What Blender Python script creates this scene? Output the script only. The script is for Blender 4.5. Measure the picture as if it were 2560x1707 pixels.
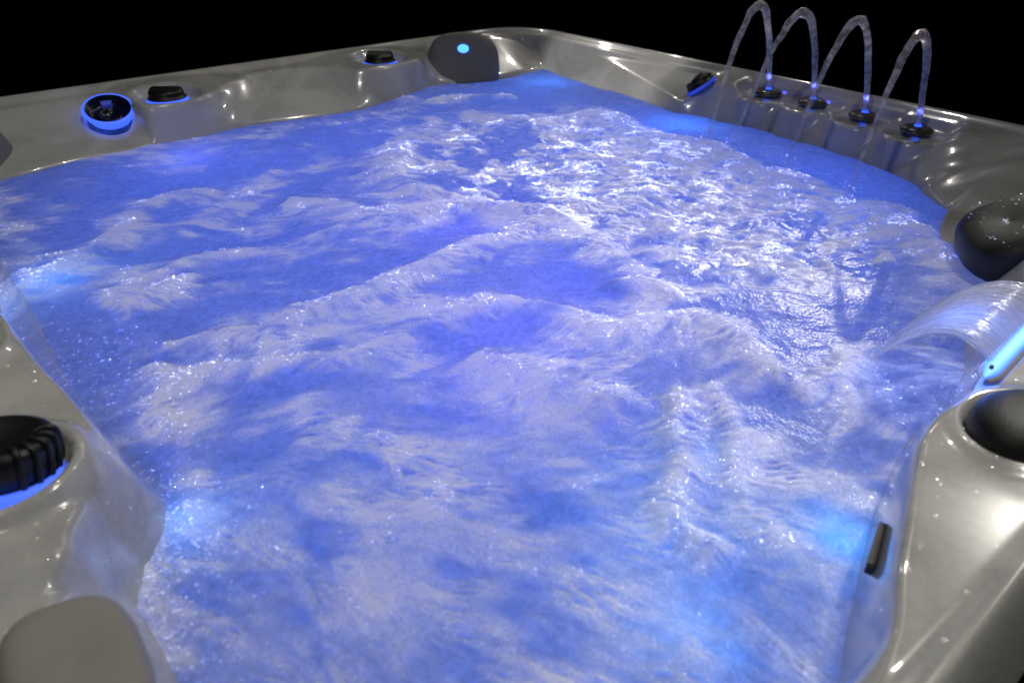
import bpy, math, random
import numpy as np
from mathutils import Vector

scene = bpy.context.scene
for o in list(bpy.data.objects):
    bpy.data.objects.remove(o)
col = scene.collection
rng = np.random.RandomState(7)
random.seed(7)

# ------------------------------------------------------------------ frame of the tub
# a = metres in from the far-left rim, b = metres in from the far-right rim, z = metres above the rim
ANG = math.radians(50.5)
E1 = np.array([math.sin(ANG), math.cos(ANG)])
E2 = np.array([-math.cos(ANG), math.sin(ANG)])
CORNER = np.array([0.09797, 2.92399])

def W(a, b, z):
    a = np.asarray(a, float); b = np.asarray(b, float); z = np.asarray(z, float)
    x = CORNER[0] - a * E2[0] - b * E1[0]
    y = CORNER[1] - a * E2[1] - b * E1[1]
    x, y, z = np.broadcast_arrays(x, y, z)
    return np.stack([x, y, z], -1)

def V(a, b, z):
    return Vector(W(a, b, z).tolist())

# ------------------------------------------------------------------ camera, world, light
cam = bpy.data.cameras.new('camera')
cam_o = bpy.data.objects.new('camera', cam)
col.objects.link(cam_o)
cam.lens = 1793.0 / 2560.0 * 36.0
cam.sensor_width = 36.0
cam.clip_start = 0.02
cam.clip_end = 200.0
cam_o.location = (0, 0, 0.45)
cam_o.rotation_euler = (math.radians(90 - 32.755), 0, 0)
cam.dof.use_dof = True
cam.dof.focus_distance = 1.22
cam.dof.aperture_fstop = 4.6
scene.camera = cam_o

world = bpy.data.worlds.new('World')
scene.world = world
world.use_nodes = True
world.node_tree.nodes['Background'].inputs[0].default_value = (0.0, 0.0, 0.0, 1)
world.node_tree.nodes['Background'].inputs[1].default_value = 1.0

scene.view_settings.view_transform = 'Standard'
scene.view_settings.look = 'None'
scene.view_settings.exposure = 0.0
scene.view_settings.gamma = 1.0
scene.cycles.use_denoising = True
scene.cycles.max_bounces = 7
scene.cycles.diffuse_bounces = 3
scene.cycles.glossy_bounces = 3
scene.cycles.transmission_bounces = 6
scene.cycles.transparent_max_bounces = 16
scene.cycles.sample_clamp_indirect = 4.0
scene.cycles.caustics_reflective = False
scene.cycles.caustics_refractive = False

def lamp(name, kind, pos, power, color, target=None, size=0.05, spot=60, blend=0.3):
    l = bpy.data.lights.new(name, kind)
    l.energy = power
    l.color = color
    if kind == 'AREA':
        l.shape = 'DISK'; l.size = size
    else:
        l.shadow_soft_size = size
    if kind == 'SPOT':
        l.spot_size = math.radians(spot); l.spot_blend = blend
    o = bpy.data.objects.new(name, l)
    col.objects.link(o)
    o.location = pos
    if target is not None:
        d = (Vector(target) - Vector(pos)).normalized()
        o.rotation_euler = d.to_track_quat('-Z', 'Y').to_euler()
    return o

WARM = (1.0, 0.955, 0.87)
for a_, b_, sp_ in ((0.86, 0.93, 5.2), (1.14, 0.93, 5.4), (1.42, 0.95, 5.4), (1.68, 0.97, 4.9)):
    lamp('spot_lamp', 'SPOT', V(a_ - 1.55, b_ - 3.65, 1.64), 310, WARM, V(a_, b_, -0.09), 0.03, sp_, 0.5)
lamp('spot_lamp', 'SPOT', V(0.33, -3.04, 1.64), 75, WARM, V(1.885, .615, 0.0), 0.05, 3.4, 0.6)  # added spot that puts a sheen on the black headrest's top
lamp('ceiling_or_fill_lamp', 'SPOT', V(1.80, -0.75, 1.50), 75, WARM, V(2.12, 1.25, 0), 0.07, 15, 0.6)
lamp('ceiling_or_fill_lamp', 'SPOT', V(1.1, 2.9, 1.8), 150, WARM, V(0.52, 0.17, -0.06), 0.04, 12, 0.6)  # added narrow spot to brighten the far-right panel
lamp('ceiling_or_fill_lamp', 'SPOT', V(2.3, 0.2, 2.5), 70, WARM, V(2.2, 1.6, 0), 0.16, 56, 0.8)
lamp('ceiling_or_fill_lamp', 'SPOT', V(0.6, -0.9, 2.6), 26, WARM, V(1.0, 1.0, 0), 0.05, 80, 0.6)
for a_, b_ in ((-1.2, -0.4), (-0.9, -1.2), (-0.2, -1.8)):
    lamp('ceiling_or_fill_lamp', 'SPOT', V(a_, b_, 1.7), 10, WARM, V(0.4, 0.5, 0), 0.035, 50, 0.6)
lamp('ceiling_or_fill_lamp', 'SPOT', V(0.9, 0.9, 2.6), 42, WARM, V(0.85, 1.3, 0), 0.05, 52, 0.7)
lamp('ceiling_or_fill_lamp', 'SPOT', V(1.9, 2.6, 2.4), 30, WARM, V(1.3, 1.5, 0), 0.05, 90, 0.6)

# ------------------------------------------------------------------ numeric helpers
_T = np.random.RandomState(11).rand(512, 512).astype(np.float32)

def vnoise(x, y, s=0):
    """smooth lattice noise in 0..1"""
    x = x + 37.3 * s; y = y + 91.7 * s
    xi = np.floor(x).astype(np.int64); yi = np.floor(y).astype(np.int64)
    fx = (x - xi).astype(np.float32); fy = (y - yi).astype(np.float32)
    ux = fx * fx * fx * (fx * (fx * 6 - 15) + 10); uy = fy * fy * fy * (fy * (fy * 6 - 15) + 10)
    x0 = xi & 511; x1 = (xi + 1) & 511; y0 = yi & 511; y1 = (yi + 1) & 511
    return (_T[x0, y0] * (1 - ux) + _T[x1, y0] * ux) * (1 - uy) + (_T[x0, y1] * (1 - ux) + _T[x1, y1] * ux) * uy

def fbm(x, y, s=0, o=4):
    t = 0; a = 1.0; n = 0
    for k in range(o):
        t = t + a * vnoise(x * 2 ** k, y * 2 ** k, s + k * 3 + 1); n += a; a *= 0.5
    return t / n

def sstep(e0, e1, x):
    t = np.clip((x - e0) / (e1 - e0), 0, 1)
    return t * t * (3 - 2 * t)

def blur(Z, sig):
    """separable gaussian, sigma in cells"""
    r = int(sig * 3 + 1)
    k = np.exp(-0.5 * (np.arange(-r, r + 1) / sig) ** 2); k /= k.sum()
    for ax in (0, 1):
        P = np.pad(Z, [(r, r) if i == ax else (0, 0) for i in (0, 1)], mode='edge')
        o = 0
        for i, w in enumerate(k):
            o = o + w * (P[i:i + Z.shape[0], :] if ax == 0 else P[:, i:i + Z.shape[1]])
        Z = o
    return Z

def smax(a, b, k):
    h = np.clip(0.5 + 0.5 * (a - b) / k, 0, 1)
    return b * (1 - h) + a * h + k * h * (1 - h)

def smin(a, b, k):
    return -smax(-a, -b, k)

def seg_dist(A, B, pts):
    """distance to a polyline, side (+ towards the near corner) and position along it"""
    best = np.full(A.shape, 1e9); side = np.zeros(A.shape); along = np.zeros(A.shape)
    L = 0.0
    for (a0, b0), (a1, b1) in zip(pts[:-1], pts[1:]):
        da, db = a1 - a0, b1 - b0
        l2 = da * da + db * db
        t = np.clip(((A - a0) * da + (B - b0) * db) / l2, 0, 1)
        ra = A - (a0 + t * da); rb = B - (b0 + t * db)
        d = ra * ra + rb * rb
        m = d < best
        best = np.where(m, d, best); side = np.where(m, ra + rb, side)
        l = math.sqrt(l2)
        along = np.where(m, L + t * l, along); L += l
    return np.sqrt(best), side, along, L

def smooth_line(pts, n=6):
    p = np.array(pts, float); q = []
    for i in range(len(p) - 1):
        p0 = p[max(i - 1, 0)]; p1 = p[i]; p2 = p[i + 1]; p3 = p[min(i + 2, len(p) - 1)]
        for t in np.linspace(0, 1, n, endpoint=False):
            q.append(0.5 * ((2 * p1) + (-p0 + p2) * t + (2 * p0 - 5 * p1 + 4 * p2 - p3) * t * t + (-p0 + 3 * p1 - 3 * p2 + p3) * t ** 3))
    q.append(p[-1])
    return np.array(q)

# ------------------------------------------------------------------ object helpers
def mesh_np(name, co, faces, smooth=True):
    me = bpy.data.meshes.new(name)
    co = np.ascontiguousarray(co, dtype=np.float32).reshape(-1, 3)
    faces = np.ascontiguousarray(faces, dtype=np.int32)
    n, k = faces.shape
    me.vertices.add(len(co)); me.vertices.foreach_set('co', co.ravel())
    me.loops.add(n * k); me.loops.foreach_set('vertex_index', faces.ravel())
    me.polygons.add(n)
    me.polygons.foreach_set('loop_start', np.arange(0, n * k, k, dtype=np.int32))
    me.update(calc_edges=True)
    me.polygons.foreach_set('use_smooth', np.full(n, smooth, dtype=bool))
    me.validate()
    return me

def outward(co, f):
    c = co - co.mean(0); t = c[f]
    v = np.einsum('ij,ij->i', t[:, 0], np.cross(t[:, 1], t[:, 2])).sum() + np.einsum('ij,ij->i', t[:, 0], np.cross(t[:, 2], t[:, -1])).sum()
    return f if v > 0 else f[:, ::-1]

def attr(me, name, vals):
    a = me.attributes.new(name, 'FLOAT', 'POINT')
    a.data.foreach_set('value', np.ascontiguousarray(vals, dtype=np.float32).ravel())

def link(name, me, material, parent=None, label=None):
    o = bpy.data.objects.new(name, me)
    col.objects.link(o)
    if material: me.materials.append(material)
    if parent:
        o.parent = parent
        root = parent
        while root.parent: root = root.parent
        o.matrix_parent_inverse = inv_of(parent)
    if label: o['label'] = label
    return o

def inv_of(p):
    from mathutils import Matrix
    m = Matrix.Translation(p.location)
    q = p
    while q.parent:
        m = world_of(q.parent) @ q.matrix_parent_inverse @ Matrix.Translation(q.location) if False else m
        q = q.parent
    return (world_of(p)).inverted()

def world_of(o):
    from mathutils import Matrix
    m = Matrix.Translation(o.location)
    if o.parent:
        return world_of(o.parent) @ o.matrix_parent_inverse @ m
    return m

def tag(o, label, cat, group=None, kind=None):
    o['label'] = label; o['category'] = cat
    if group: o['group'] = group
    if kind: o['kind'] = kind

def grid_faces(nu, nv, wrap_u=False, wrap_v=False):
    iu = np.arange(nu if wrap_u else nu - 1); iv = np.arange(nv if wrap_v else nv - 1)
    U, Vv = np.meshgrid(iu, iv, indexing='ij')
    a = U * nv + Vv; b = ((U + 1) % nu) * nv + Vv
    c = ((U + 1) % nu) * nv + (Vv + 1) % nv; d = U * nv + (Vv + 1) % nv
    return np.stack([a, b, c, d], -1).reshape(-1, 4)

def frame_from(n):
    n = Vector(n).normalized()
    t = n.cross(Vector((0, 0, 1)))
    if t.length < 1e-4: t = Vector((1, 0, 0))
    t.normalize()
    return t, n.cross(t), n

def lathe(center, axis, prof, seg=48, sx=1.0, sy=1.0, xdir=None):
    """profile [(r, h)] turned about an axis through center"""
    t, s, n = frame_from(axis)
    if xdir is not None:
        t = (Vector(xdir) - n * n.dot(Vector(xdir))).normalized(); s = n.cross(t)
    c = Vector(center); co = []
    for i in range(seg):
        th = 2 * math.pi * i / seg
        d = t * (math.cos(th) * sx) + s * (math.sin(th) * sy)
        for r, h in prof:
            co.append(c + d * r + n * h)
    return np.array([tuple(v) for v in co]), grid_faces(seg, len(prof), wrap_u=True)

def tube(path, radii, seg=14, squash=None):
    path = np.array(path, float); n = len(path); co = np.zeros((n, seg, 3))
    tan = np.gradient(path, axis=0); tan /= np.linalg.norm(tan, axis=1)[:, None]
    up = np.array([0.31, 0.17, 0.93])
    for i in range(n):
        u = np.cross(tan[i], up); u /= np.linalg.norm(u); v = np.cross(tan[i], u)
        th = np.linspace(0, 2 * np.pi, seg, endpoint=False)
        r = radii[i] if np.ndim(radii[i]) else np.full(seg, radii[i])
        co[i] = path[i] + (np.cos(th) * r)[:, None] * u + (np.sin(th) * r)[:, None] * v
    f = grid_faces(n, seg, wrap_v=True)
    co = co.reshape(-1, 3)
    ends = np.array([path[0], path[-1]]); co = np.vstack([co, ends])
    if outward(co, f)[0, 0] != f[0, 0]:
        f = f[:, ::-1]
    caps = []
    for k in range(seg):
        caps.append((n * seg, k, (k + 1) % seg, (k + 1) % seg))
        caps.append((n * seg + 1, (n - 1) * seg + (k + 1) % seg, (n - 1) * seg + k, (n - 1) * seg + k))
    return co, f, caps

def mesh_caps(name, co, f, caps):
    me = bpy.data.meshes.new(name)
    me.from_pydata([tuple(c) for c in co], [], [tuple(x) for x in f] + [tuple(c[:3]) for c in caps])
    for p in me.polygons: p.use_smooth = True
    me.update()
    return me

# ------------------------------------------------------------------ materials
def mat(name):
    m = bpy.data.materials.new(name); m.use_nodes = True
    return m, m.node_tree.nodes, m.node_tree.links, m.node_tree.nodes['Principled BSDF']

def plastic(name, c, rough, bump=0.0, scale=200.0, spec=0.5, coat=0.0):
    m, N, L, p = mat(name)
    p.inputs['Roughness'].default_value = rough
    p.inputs['Specular IOR Level'].default_value = spec
    p.inputs['Coat Weight'].default_value = coat
    nz = N.new('ShaderNodeTexNoise'); nz.inputs['Scale'].default_value = 9.0; nz.inputs['Detail'].default_value = 6
    tc = N.new('ShaderNodeTexCoord'); L.new(tc.outputs['Object'], nz.inputs['Vector'])
    r = N.new('ShaderNodeValToRGB')
    r.color_ramp.elements[0].position = 0.3; r.color_ramp.elements[1].position = 0.7
    r.color_ramp.elements[0].color = (*[x * 0.86 for x in c], 1); r.color_ramp.elements[1].color = (*[min(1, x * 1.1) for x in c], 1)
    L.new(nz.outputs['Fac'], r.inputs['Fac']); L.new(r.outputs['Color'], p.inputs['Base Color'])
    if bump:
        n2 = N.new('ShaderNodeTexNoise'); n2.inputs['Scale'].default_value = scale; n2.inputs['Detail'].default_value = 3
        L.new(tc.outputs['Object'], n2.inputs['Vector'])
        b = N.new('ShaderNodeBump'); b.inputs['Strength'].default_value = bump; b.inputs['Distance'].default_value = 0.001
        L.new(n2.outputs['Fac'], b.inputs['Height']); L.new(b.outputs['Normal'], p.inputs['Normal'])
    return m

def glow(name, c, s):
    m, N, L, p = mat(name)
    p.inputs['Base Color'].default_value = (0.1, 0.15, 0.5, 1)
    p.inputs['Emission Color'].default_value = (*c, 1); p.inputs['Emission Strength'].default_value = s
    return m

# pearl acrylic: two scales of marbled veins, glossy
M_SHELL, N, L, p = mat('pearl_acrylic')
tc = N.new('ShaderNodeTexCoord')
n1 = N.new('ShaderNodeTexNoise'); n1.inputs['Scale'].default_value = 3.6; n1.inputs['Detail'].default_value = 7; n1.inputs['Distortion'].default_value = 1.6
n2 = N.new('ShaderNodeTexNoise'); n2.inputs['Scale'].default_value = 160; n2.inputs['Detail'].default_value = 2
L.new(tc.outputs['Object'], n1.inputs['Vector']); L.new(tc.outputs['Object'], n2.inputs['Vector'])
mx = N.new('ShaderNodeMath'); mx.operation = 'MULTIPLY_ADD'; mx.inputs[1].default_value = 0.18
L.new(n2.outputs['Fac'], mx.inputs[0]); L.new(n1.outputs['Fac'], mx.inputs[2])
rr = N.new('ShaderNodeValToRGB')
rr.color_ramp.elements[0].position = 0.44; rr.color_ramp.elements[0].color = (0.44, 0.442, 0.435, 1)
rr.color_ramp.elements[1].position = 0.68; rr.color_ramp.elements[1].color = (0.66, 0.662, 0.65, 1)
L.new(mx.outputs[0], rr.inputs['Fac']); L.new(rr.outputs['Color'], p.inputs['Base Color'])
p.inputs['Roughness'].default_value = 0.22
p.inputs['Coat Weight'].default_value = 1.0; p.inputs['Coat Roughness'].default_value = 0.035

M_BLACK = plastic('black_plastic', (0.012, 0.012, 0.013), 0.38, 0.25, 500)
M_RUBBER = plastic('grey_rubber', (0.19, 0.19, 0.195), 0.5, 0.3, 900, 0.35)
M_TAUPE = plastic('taupe_rubber', (0.40, 0.39, 0.36), 0.5, 0.3, 900, 0.35)
M_DOME = plastic('dark_rubber', (0.014, 0.015, 0.012), 0.42, 0.6, 700, 0.5)
M_BRONZE = plastic('smoked_plastic', (0.12, 0.112, 0.075), 0.2, 0.0, 100, 0.6)
M_CABINET = plastic('dark_cabinet', (0.02, 0.018, 0.016), 0.6, 0.2, 60)
M_FLOOR = plastic('dark_floor', (0.004, 0.004, 0.004), 0.9, 0.2, 30, 0.1)
M_LED = glow('blue_led', (0.03, 0.12, 1.0), 1.2)
M_LED_HOT = glow('bright_led', (0.05, 0.24, 1.0), 3.2)
M_RING = glow('ring_led', (0.05, 0.14, 1.0), 1.1)
M_STRIP = glow('strip_led', (0.07, 0.46, 1.0), 1.9)

# ------------------------------------------------------------------ floor
me = mesh_np('floor', np.array([(-30, -30, -0.92), (30, -30, -0.92), (30, 30, -0.92), (-30, 30, -0.92)]), np.array([[0, 1, 2, 3]]), False)
fl = link('floor', me, M_FLOOR); fl['kind'] = 'structure'; fl['label'] = 'black floor under the tub'

# ------------------------------------------------------------------ the tub
tub = bpy.data.objects.new('hot_tub', None); col.objects.link(tub)
tub.location = V(1.08, 1.13, -0.92)
tag(tub, 'pearl white acrylic hot tub full of churning blue-lit water', 'hot tub')

WATER = -0.10
def ip(x, pts):
    p = np.array(pts, float)
    q = smooth_line(p, 8)
    o = np.argsort(q[:, 0]); return [np.interp(x, q[o, 0], q[o, k]) for k in range(1, p.shape[1])]

def rrect_sdf(A, B, r=0.2):
    ca, cb, ha, hb = 1.075, 1.135, 1.09, 1.065
    da = np.abs(A - ca) - (ha - r); db = np.abs(B - cb) - (hb - r)
    return np.hypot(np.maximum(da, 0), np.maximum(db, 0)) + np.minimum(np.maximum(da, db), 0) - r

def wall(x, xc, zc, xw, steep=2.2):
    """height of a side wall: ledge outside crest xc, slope to the waterline xw, steep below"""
    s = (zc - WATER) / np.maximum(xw - xc, 0.004)
    z = np.where(x < xc, zc + (xc - x) * 0.06, zc - (x - xc) * s)
    z = np.where(x > xw, WATER - (x - xw) * np.maximum(steep, s * 0.6), z)
    return np.maximum(z, -0.78)

FL = [(-.1, .03, .20), (.10, .03, .22), (.24, .03, .245), (.30, .02, .245), (.40, .0, .245), (.52, .03, .22), (.60, .12, .20), (.66, .20, .215), (.71, .215, .24),
      (.82, .225, .27), (.90, .20, .29), (.96, .11, .30), (1.06, .058, .29), (1.17, .075, .265), (1.27, .16, .255), (1.35, .235, .265),
      (1.48, .245, .28), (1.51, .16, .28), (1.55, .05, .28), (1.62, .04, .276), (1.70, .04, .28), (1.80, .05, .298), (2.0, .05, .30), (2.3, .05, .30)]
FR = [(-.1, .10, -.010, .125), (.08, .105, -.012, .14), (.18, .115, -.016, .165), (.36, .12, -.030, .195), (.55, .155, -.045, .224), (.72, .195, -.060, .245), (.84, .228, -.072, .256),
      (.90, .255, -.078, .262), (.925, .22, -.05, .255), (.95, .19, -.026, .245), (1.02, .175, -.020, .240), (1.17, .175, -.016, .240), (1.31, .175, -.016, .245),
      (1.45, .185, -.016, .26), (1.58, .20, -.020, .30), (1.64, .18, -.022, .35), (1.70, .13, -.02, .40), (1.80, .10, -.01, .46), (2.3, .10, -.01, .50)]
NR = [(-.1, 2.14, -.01, 1.72), (.30, 2.12, -.01, 1.70), (.45, 2.10, -.02, 1.72), (.58, 2.07, -.03, 1.77), (.655, 1.99, -.035, 1.84), (.68, 1.935, -.03, 1.885), (.74, 1.94, -.03, 1.90),
      (.86, 1.985, -.02, 1.93), (.98, 2.02, -.008, 1.975), (1.09, 2.025, -.006, 1.985), (1.15, 2.030, -.008, 1.990), (1.19, 2.031, -.008, 1.998), (1.23, 2.025, -.008, 2.005), (1.277, 2.029, -.008, 2.018), (1.314, 2.04, -.01, 2.028),
      (1.38, 2.064, -.01, 2.05), (1.45, 2.089, -.01, 2.076), (1.56, 2.128, -.01, 2.112), (1.8, 2.15, -.01, 2.135), (2.3, 2.15, -.01, 2.14)]
NL = [(-.1, 2.10, -.01, 1.95), (.3, 2.05, -.01, 1.94), (.70, 1.955, -.01, 1.91), (.90, 1.945, -.008, 1.902), (1.05, 1.94, -.004, 1.902), (1.20, 1.935, -.004, 1.903), (1.33, 1.925, -.004, 1.896), (1.42, 1.912, -.004, 1.885),
      (1.50, 1.905, -.006, 1.879), (1.545, 1.918, -.014, 1.882), (1.58, 1.93, -.016, 1.905), (1.62, 1.95, -.010, 1.918), (1.655, 1.96, -.006, 1.935), (1.68, 1.980, -.018, 1.932), (1.72, 1.985, -.016, 1.93), (1.80, 1.985, -.014, 1.93), (1.95, 2.00, -.014, 1.93), (2.3, 2.06, -.02, 1.93)]

NOZ = [(1.105, .150), (1.236, .150), (1.384, .168), (1.519, .185)]

def shell_z(A, B):
    sd = rrect_sdf(A, B)
    d = -sd
    ledge = -0.018 * sstep(0.006, 0.045, d)
    fc, fw = ip(B, FL)
    rc, rz, rw = ip(A, FR)
    nc, nz_, nw = ip(B, NR)
    lc, lz, lw = ip(A, NL)
    z = wall(A, fc, np.full_like(A, -0.018), fw)
    zr = wall(B, rc, rz, rw)
    # triangular ledge of the far-right side drops from the lip to its crest
    t = np.clip((B - 0.085) / np.maximum(rc - 0.085, 0.01), 0, 1)
    zr = np.where(B < rc, -0.008 + (rz + 0.008) * t, zr)
    z = np.maximum(z, zr)
    zn = wall(2.2 - A, 2.2 - nc, nz_, 2.2 - nw); zl = wall(2.2 - B, 2.2 - lc, lz, 2.2 - lw)
    z = np.maximum(z, zn); z = np.maximum(z, zl)
    # round pedestals under the fountain nozzles
    for a, b in NOZ:
        r = np.hypot(A - a, (B - b) * 0.95)
        ped = np.where(r < 0.072, -0.038, np.maximum(-0.038 - (r - 0.072) * 6.0, -0.78))
        z = smax(z, ped, 0.003)
        cut = np.where(r < 0.070, -0.038, -0.038 + (r - 0.070) * 0.9)
        z = np.where(r < 0.12, smin(z, cut, 0.004), z)
    # raised collars under the two diverter knobs on the far-left side
    for a, b in ((.155, 1.413), (.118, .757)):
        r = np.hypot(A - a, B - b)
        z = smax(z, np.where(r < 0.080, -0.030, np.maximum(-0.030 - (r - 0.080) * 3.0, -0.78)), 0.006)
        z = np.where(r < 0.10, smin(z, np.where(r < 0.074, -0.030, -0.030 + (r - 0.074) * 1.2), 0.004), z)
        z = z - 0.004 * sstep(0.066, 0.060, r)
    # socket of the lit cup ring
    r = np.hypot(A - .154, B - 1.557)
    z = z - 0.03 * sstep(0.056, 0.046, r)
    # collar of the big near knob
    r = np.hypot(A - 1.525, B - 1.985)
    z = smax(z, np.where(r < 0.066, 0.006, np.maximum(0.006 - (r - 0.066) ** 1.3 * 6.0, -0.78)), 0.008)
    z = z - 0.012 * sstep(0.064, 0.05, r)
    # oval hollow with a raised rim further along the near-left side
    r = np.hypot((A - 1.245) / 0.075, (B - 1.975) / 0.036)
    z = z + 0.010 * np.exp(-((r - 1) / 0.16) ** 2) - 0.014 * sstep(1.0, 0.6, r)
    # dish of the near-right dome knob
    r = np.hypot((A - 2.092) / 0.050, (B - 1.200) / 0.062)
    z = z + 0.006 * np.exp(-((r - 1.12) / 0.18) ** 2) - 0.016 * sstep(1.05, 0.85, r)
    # stepped ribs of the right-hand corner alcove
    r = np.hypot(A - 1.93, B - 0.50)
    z = z + 0.004 * np.exp(-((r - 0.335) / 0.022) ** 2) * sstep(0.6, 0.45, B) + 0.003 * np.exp(-((r - 0.40) / 0.016) ** 2) * sstep(0.5, 0.4, B)
    # small vertical flutes on the wall under the fountain
    flute = np.sin(A * 62.0) * 0.0 
    z = np.maximum(z, ledge - 5.0 * (d > 0.05)) if False else np.where(d < 0.05, smax(z, ledge, 0.004), z)
    return z, sd

ga = np.concatenate([np.linspace(-0.045, 1.1, 300, endpoint=False), np.linspace(1.1, 2.195, 430)])
gb = np.concatenate([np.linspace(0.04, 1.1, 300, endpoint=False), np.linspace(1.1, 2.235, 430)])
A, B = np.meshgrid(ga, gb, indexing='ij')
Z, SD = shell_z(A, B)
Zs = blur(Z, 1.35)
lip = np.where(SD > -0.004, -0.002 - 1.2 * np.maximum(SD + 0.004, 0) ** 1.25 * 3.5, 0)
Zs = Zs + lip
F = grid_faces(len(ga), len(gb))
keep = (SD.ravel()[F].max(1) < 0.028)
F = F[keep][:, ::-1]
used = np.unique(F); remap = np.full(A.size, -1); remap[used] = np.arange(len(used))
me = mesh_np('shell', W(A, B, Zs).reshape(-1, 3)[used], remap[F])
shell = link('shell', me, M_SHELL, tub)

_zs_cache = (ga, gb, Zs)
def zsurf(a, b):
    i = np.clip(np.searchsorted(ga, a) - 1, 0, len(ga) - 2); j = np.clip(np.searchsorted(gb, b) - 1, 0, len(gb) - 2)
    u = (a - ga[i]) / (ga[i + 1] - ga[i]); v = (b - gb[j]) / (gb[j + 1] - gb[j])
    return (Zs[i, j] * (1 - u) + Zs[i + 1, j] * u) * (1 - v) + (Zs[i, j + 1] * (1 - u) + Zs[i + 1, j + 1] * u) * v
def nsurf(a, b, e=0.012):
    p = W(a, b, zsurf(a, b)); pa = W(a + e, b, zsurf(a + e, b)); pb = W(a, b + e, zsurf(a, b + e))
    n = np.cross(pa - p, pb - p); n = n / np.linalg.norm(n)
    return n if n[2] > 0 else -n

# cabinet: the dark skirt the shell stands in
def rr_loop(off, z, r=0.2, n=10):
    ca, cb, ha, hb = 1.075, 1.135, 1.09 + off, 1.065 + off
    pts = []
    for (sa, sb, t0) in ((1, 1, 0), (-1, 1, 90), (-1, -1, 180), (1, -1, 270)):
        for k in range(n + 1):
            th = math.radians(t0 + 90 * k / n)
            pts.append((ca + sa * (ha - r) + r * math.cos(th), cb + sb * (hb - r) + r * math.sin(th)))
    p = np.array(pts); return W(p[:, 0], p[:, 1], z)
loops = [rr_loop(0.016, -0.05), rr_loop(-0.02, -0.055), rr_loop(-0.02, -0.90), rr_loop(-0.05, -0.91)]
co = np.stack(loops, 1); me = mesh_np('cabinet', co.reshape(-1, 3), grid_faces(co.shape[0], co.shape[1], wrap_u=True), False)
link('cabinet', me, M_CABINET, tub)

# ---- diverter knobs on the far-left rim
def knob(a, b, R, h, tilt=None, label=None, sx=1.0, sy=1.0, xdir=None, ring=None):
    n = nsurf(a, b) if tilt is None else np.array(tilt)
    c = Vector(W(a, b, zsurf(a, b)).tolist())
    co, f = lathe(c, n, [(0.0001, 0.004), (R * 1.02, 0.004), (R * 1.02, 0.012), (R * 0.92, 0.013), (R * 0.92, h * 0.8), (R * 0.86, h), (R * 0.3, h * 1.02), (0.0001, h * 1.02)], 40, sx, sy, xdir)
    k = link('diverter_knob', mesh_np('diverter_knob', co, f), M_BLACK, tub, label)
    # raised grip bar across the top
    t, s, nn = frame_from(n)
    if xdir is not None:
        t = Vector(xdir).normalized(); s = nn.cross(t)
    q = []
    for (u, v, w) in [(-.82, -.30, 0), (.82, -.30, 0), (.82, .30, 0), (-.82, .30, 0), (-.74, -.20, 1), (.74, -.20, 1), (.74, .20, 1), (-.74, .20, 1)]:
        q.append(tuple(c + t * (u * R) + s * (v * R) + nn * (h * 0.98 + w * h * 0.25)))
    me = bpy.data.meshes.new('grip'); me.from_pydata(q, [], [(4, 5, 6, 7), (0, 1, 5, 4), (1, 2, 6, 5), (2, 3, 7, 6), (3, 0, 4, 7), (3, 2, 1, 0)]); me.update()
    link('grip', me, M_BLACK, k)
    co, f = lathe(c, n, [(R * 1.0, 0.0), (R * 1.07, 0.0), (R * 1.10, 0.005), (R * 1.04, 0.009), (R * 0.95, 0.0095)], 48, sx, sy, xdir)
    link('light_ring', mesh_np('light_ring', co, f), ring or M_LED, k)
    return k

knob(.155, 1.413, .047, .029, label='black diverter knob beside the round lit ring')
knob(.118, .757, .047, .030, label='black diverter knob beside the grey headrest')
knob(.925, .195, .040, .028, label='tilted black knob at the left end of the fountain ledge', ring=glow('faint_led', (0.03, 0.08, 1.0), 0.35))

# ---- round lit cup ring on the far-left slope
a, b = .154, 1.557
n = nsurf(a, b, 0.05); n = n / np.linalg.norm(n); n = n + W(2.0, 1.9, 0.4) * 0 + 0.50 * (np.array([0, -1.0, 0.2])); n = n / np.linalg.norm(n)
c = W(a, b, -0.034)
co, f = lathe(c, n, [(0.048, -0.020), (0.058, -0.002), (0.061, 0.003), (0.059, 0.007), (0.0515, 0.007)], 56)
cup = link('jet_ring', mesh_np('jet_ring', co, f), M_RING, tub, 'round blue-lit ring with a dark cup inside')
co, f = lathe(c, n, [(0.0525, 0.0085), (0.048, 0.005), (0.041, -0.010), (0.028, -0.016), (0.027, -0.011), (0.022, -0.011), (0.020, -0.018), (0.0001, -0.020)], 48)
link('cup', mesh_np('cup', co, f), plastic('blue_black_plastic', (0.006, 0.008, 0.04), 0.3), cup)
t, s, nn = frame_from(n)
q = []
for (u, v, w) in [(-.012, -.042, 0), (.014, -.042, 0), (.011, -.026, 0), (-.009, -.026, 0), (-.012, -.042, 1), (.014, -.042, 1), (.011, -.026, 1), (-.009, -.026, 1)]:
    q.append(tuple(Vector(c.tolist()) + t * u + s * (v) + nn * (-0.014 + 0.012 * w)))
me = bpy.data.meshes.new('tab'); me.from_pydata(q, [], [(4, 5, 6, 7), (0, 1, 5, 4), (1, 2, 6, 5), (2, 3, 7, 6), (3, 0, 4, 7), (3, 2, 1, 0)]); me.update()
link('tab', me, glow('dim_led', (0.04, 0.06, 0.6), 0.3), cup)

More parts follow.
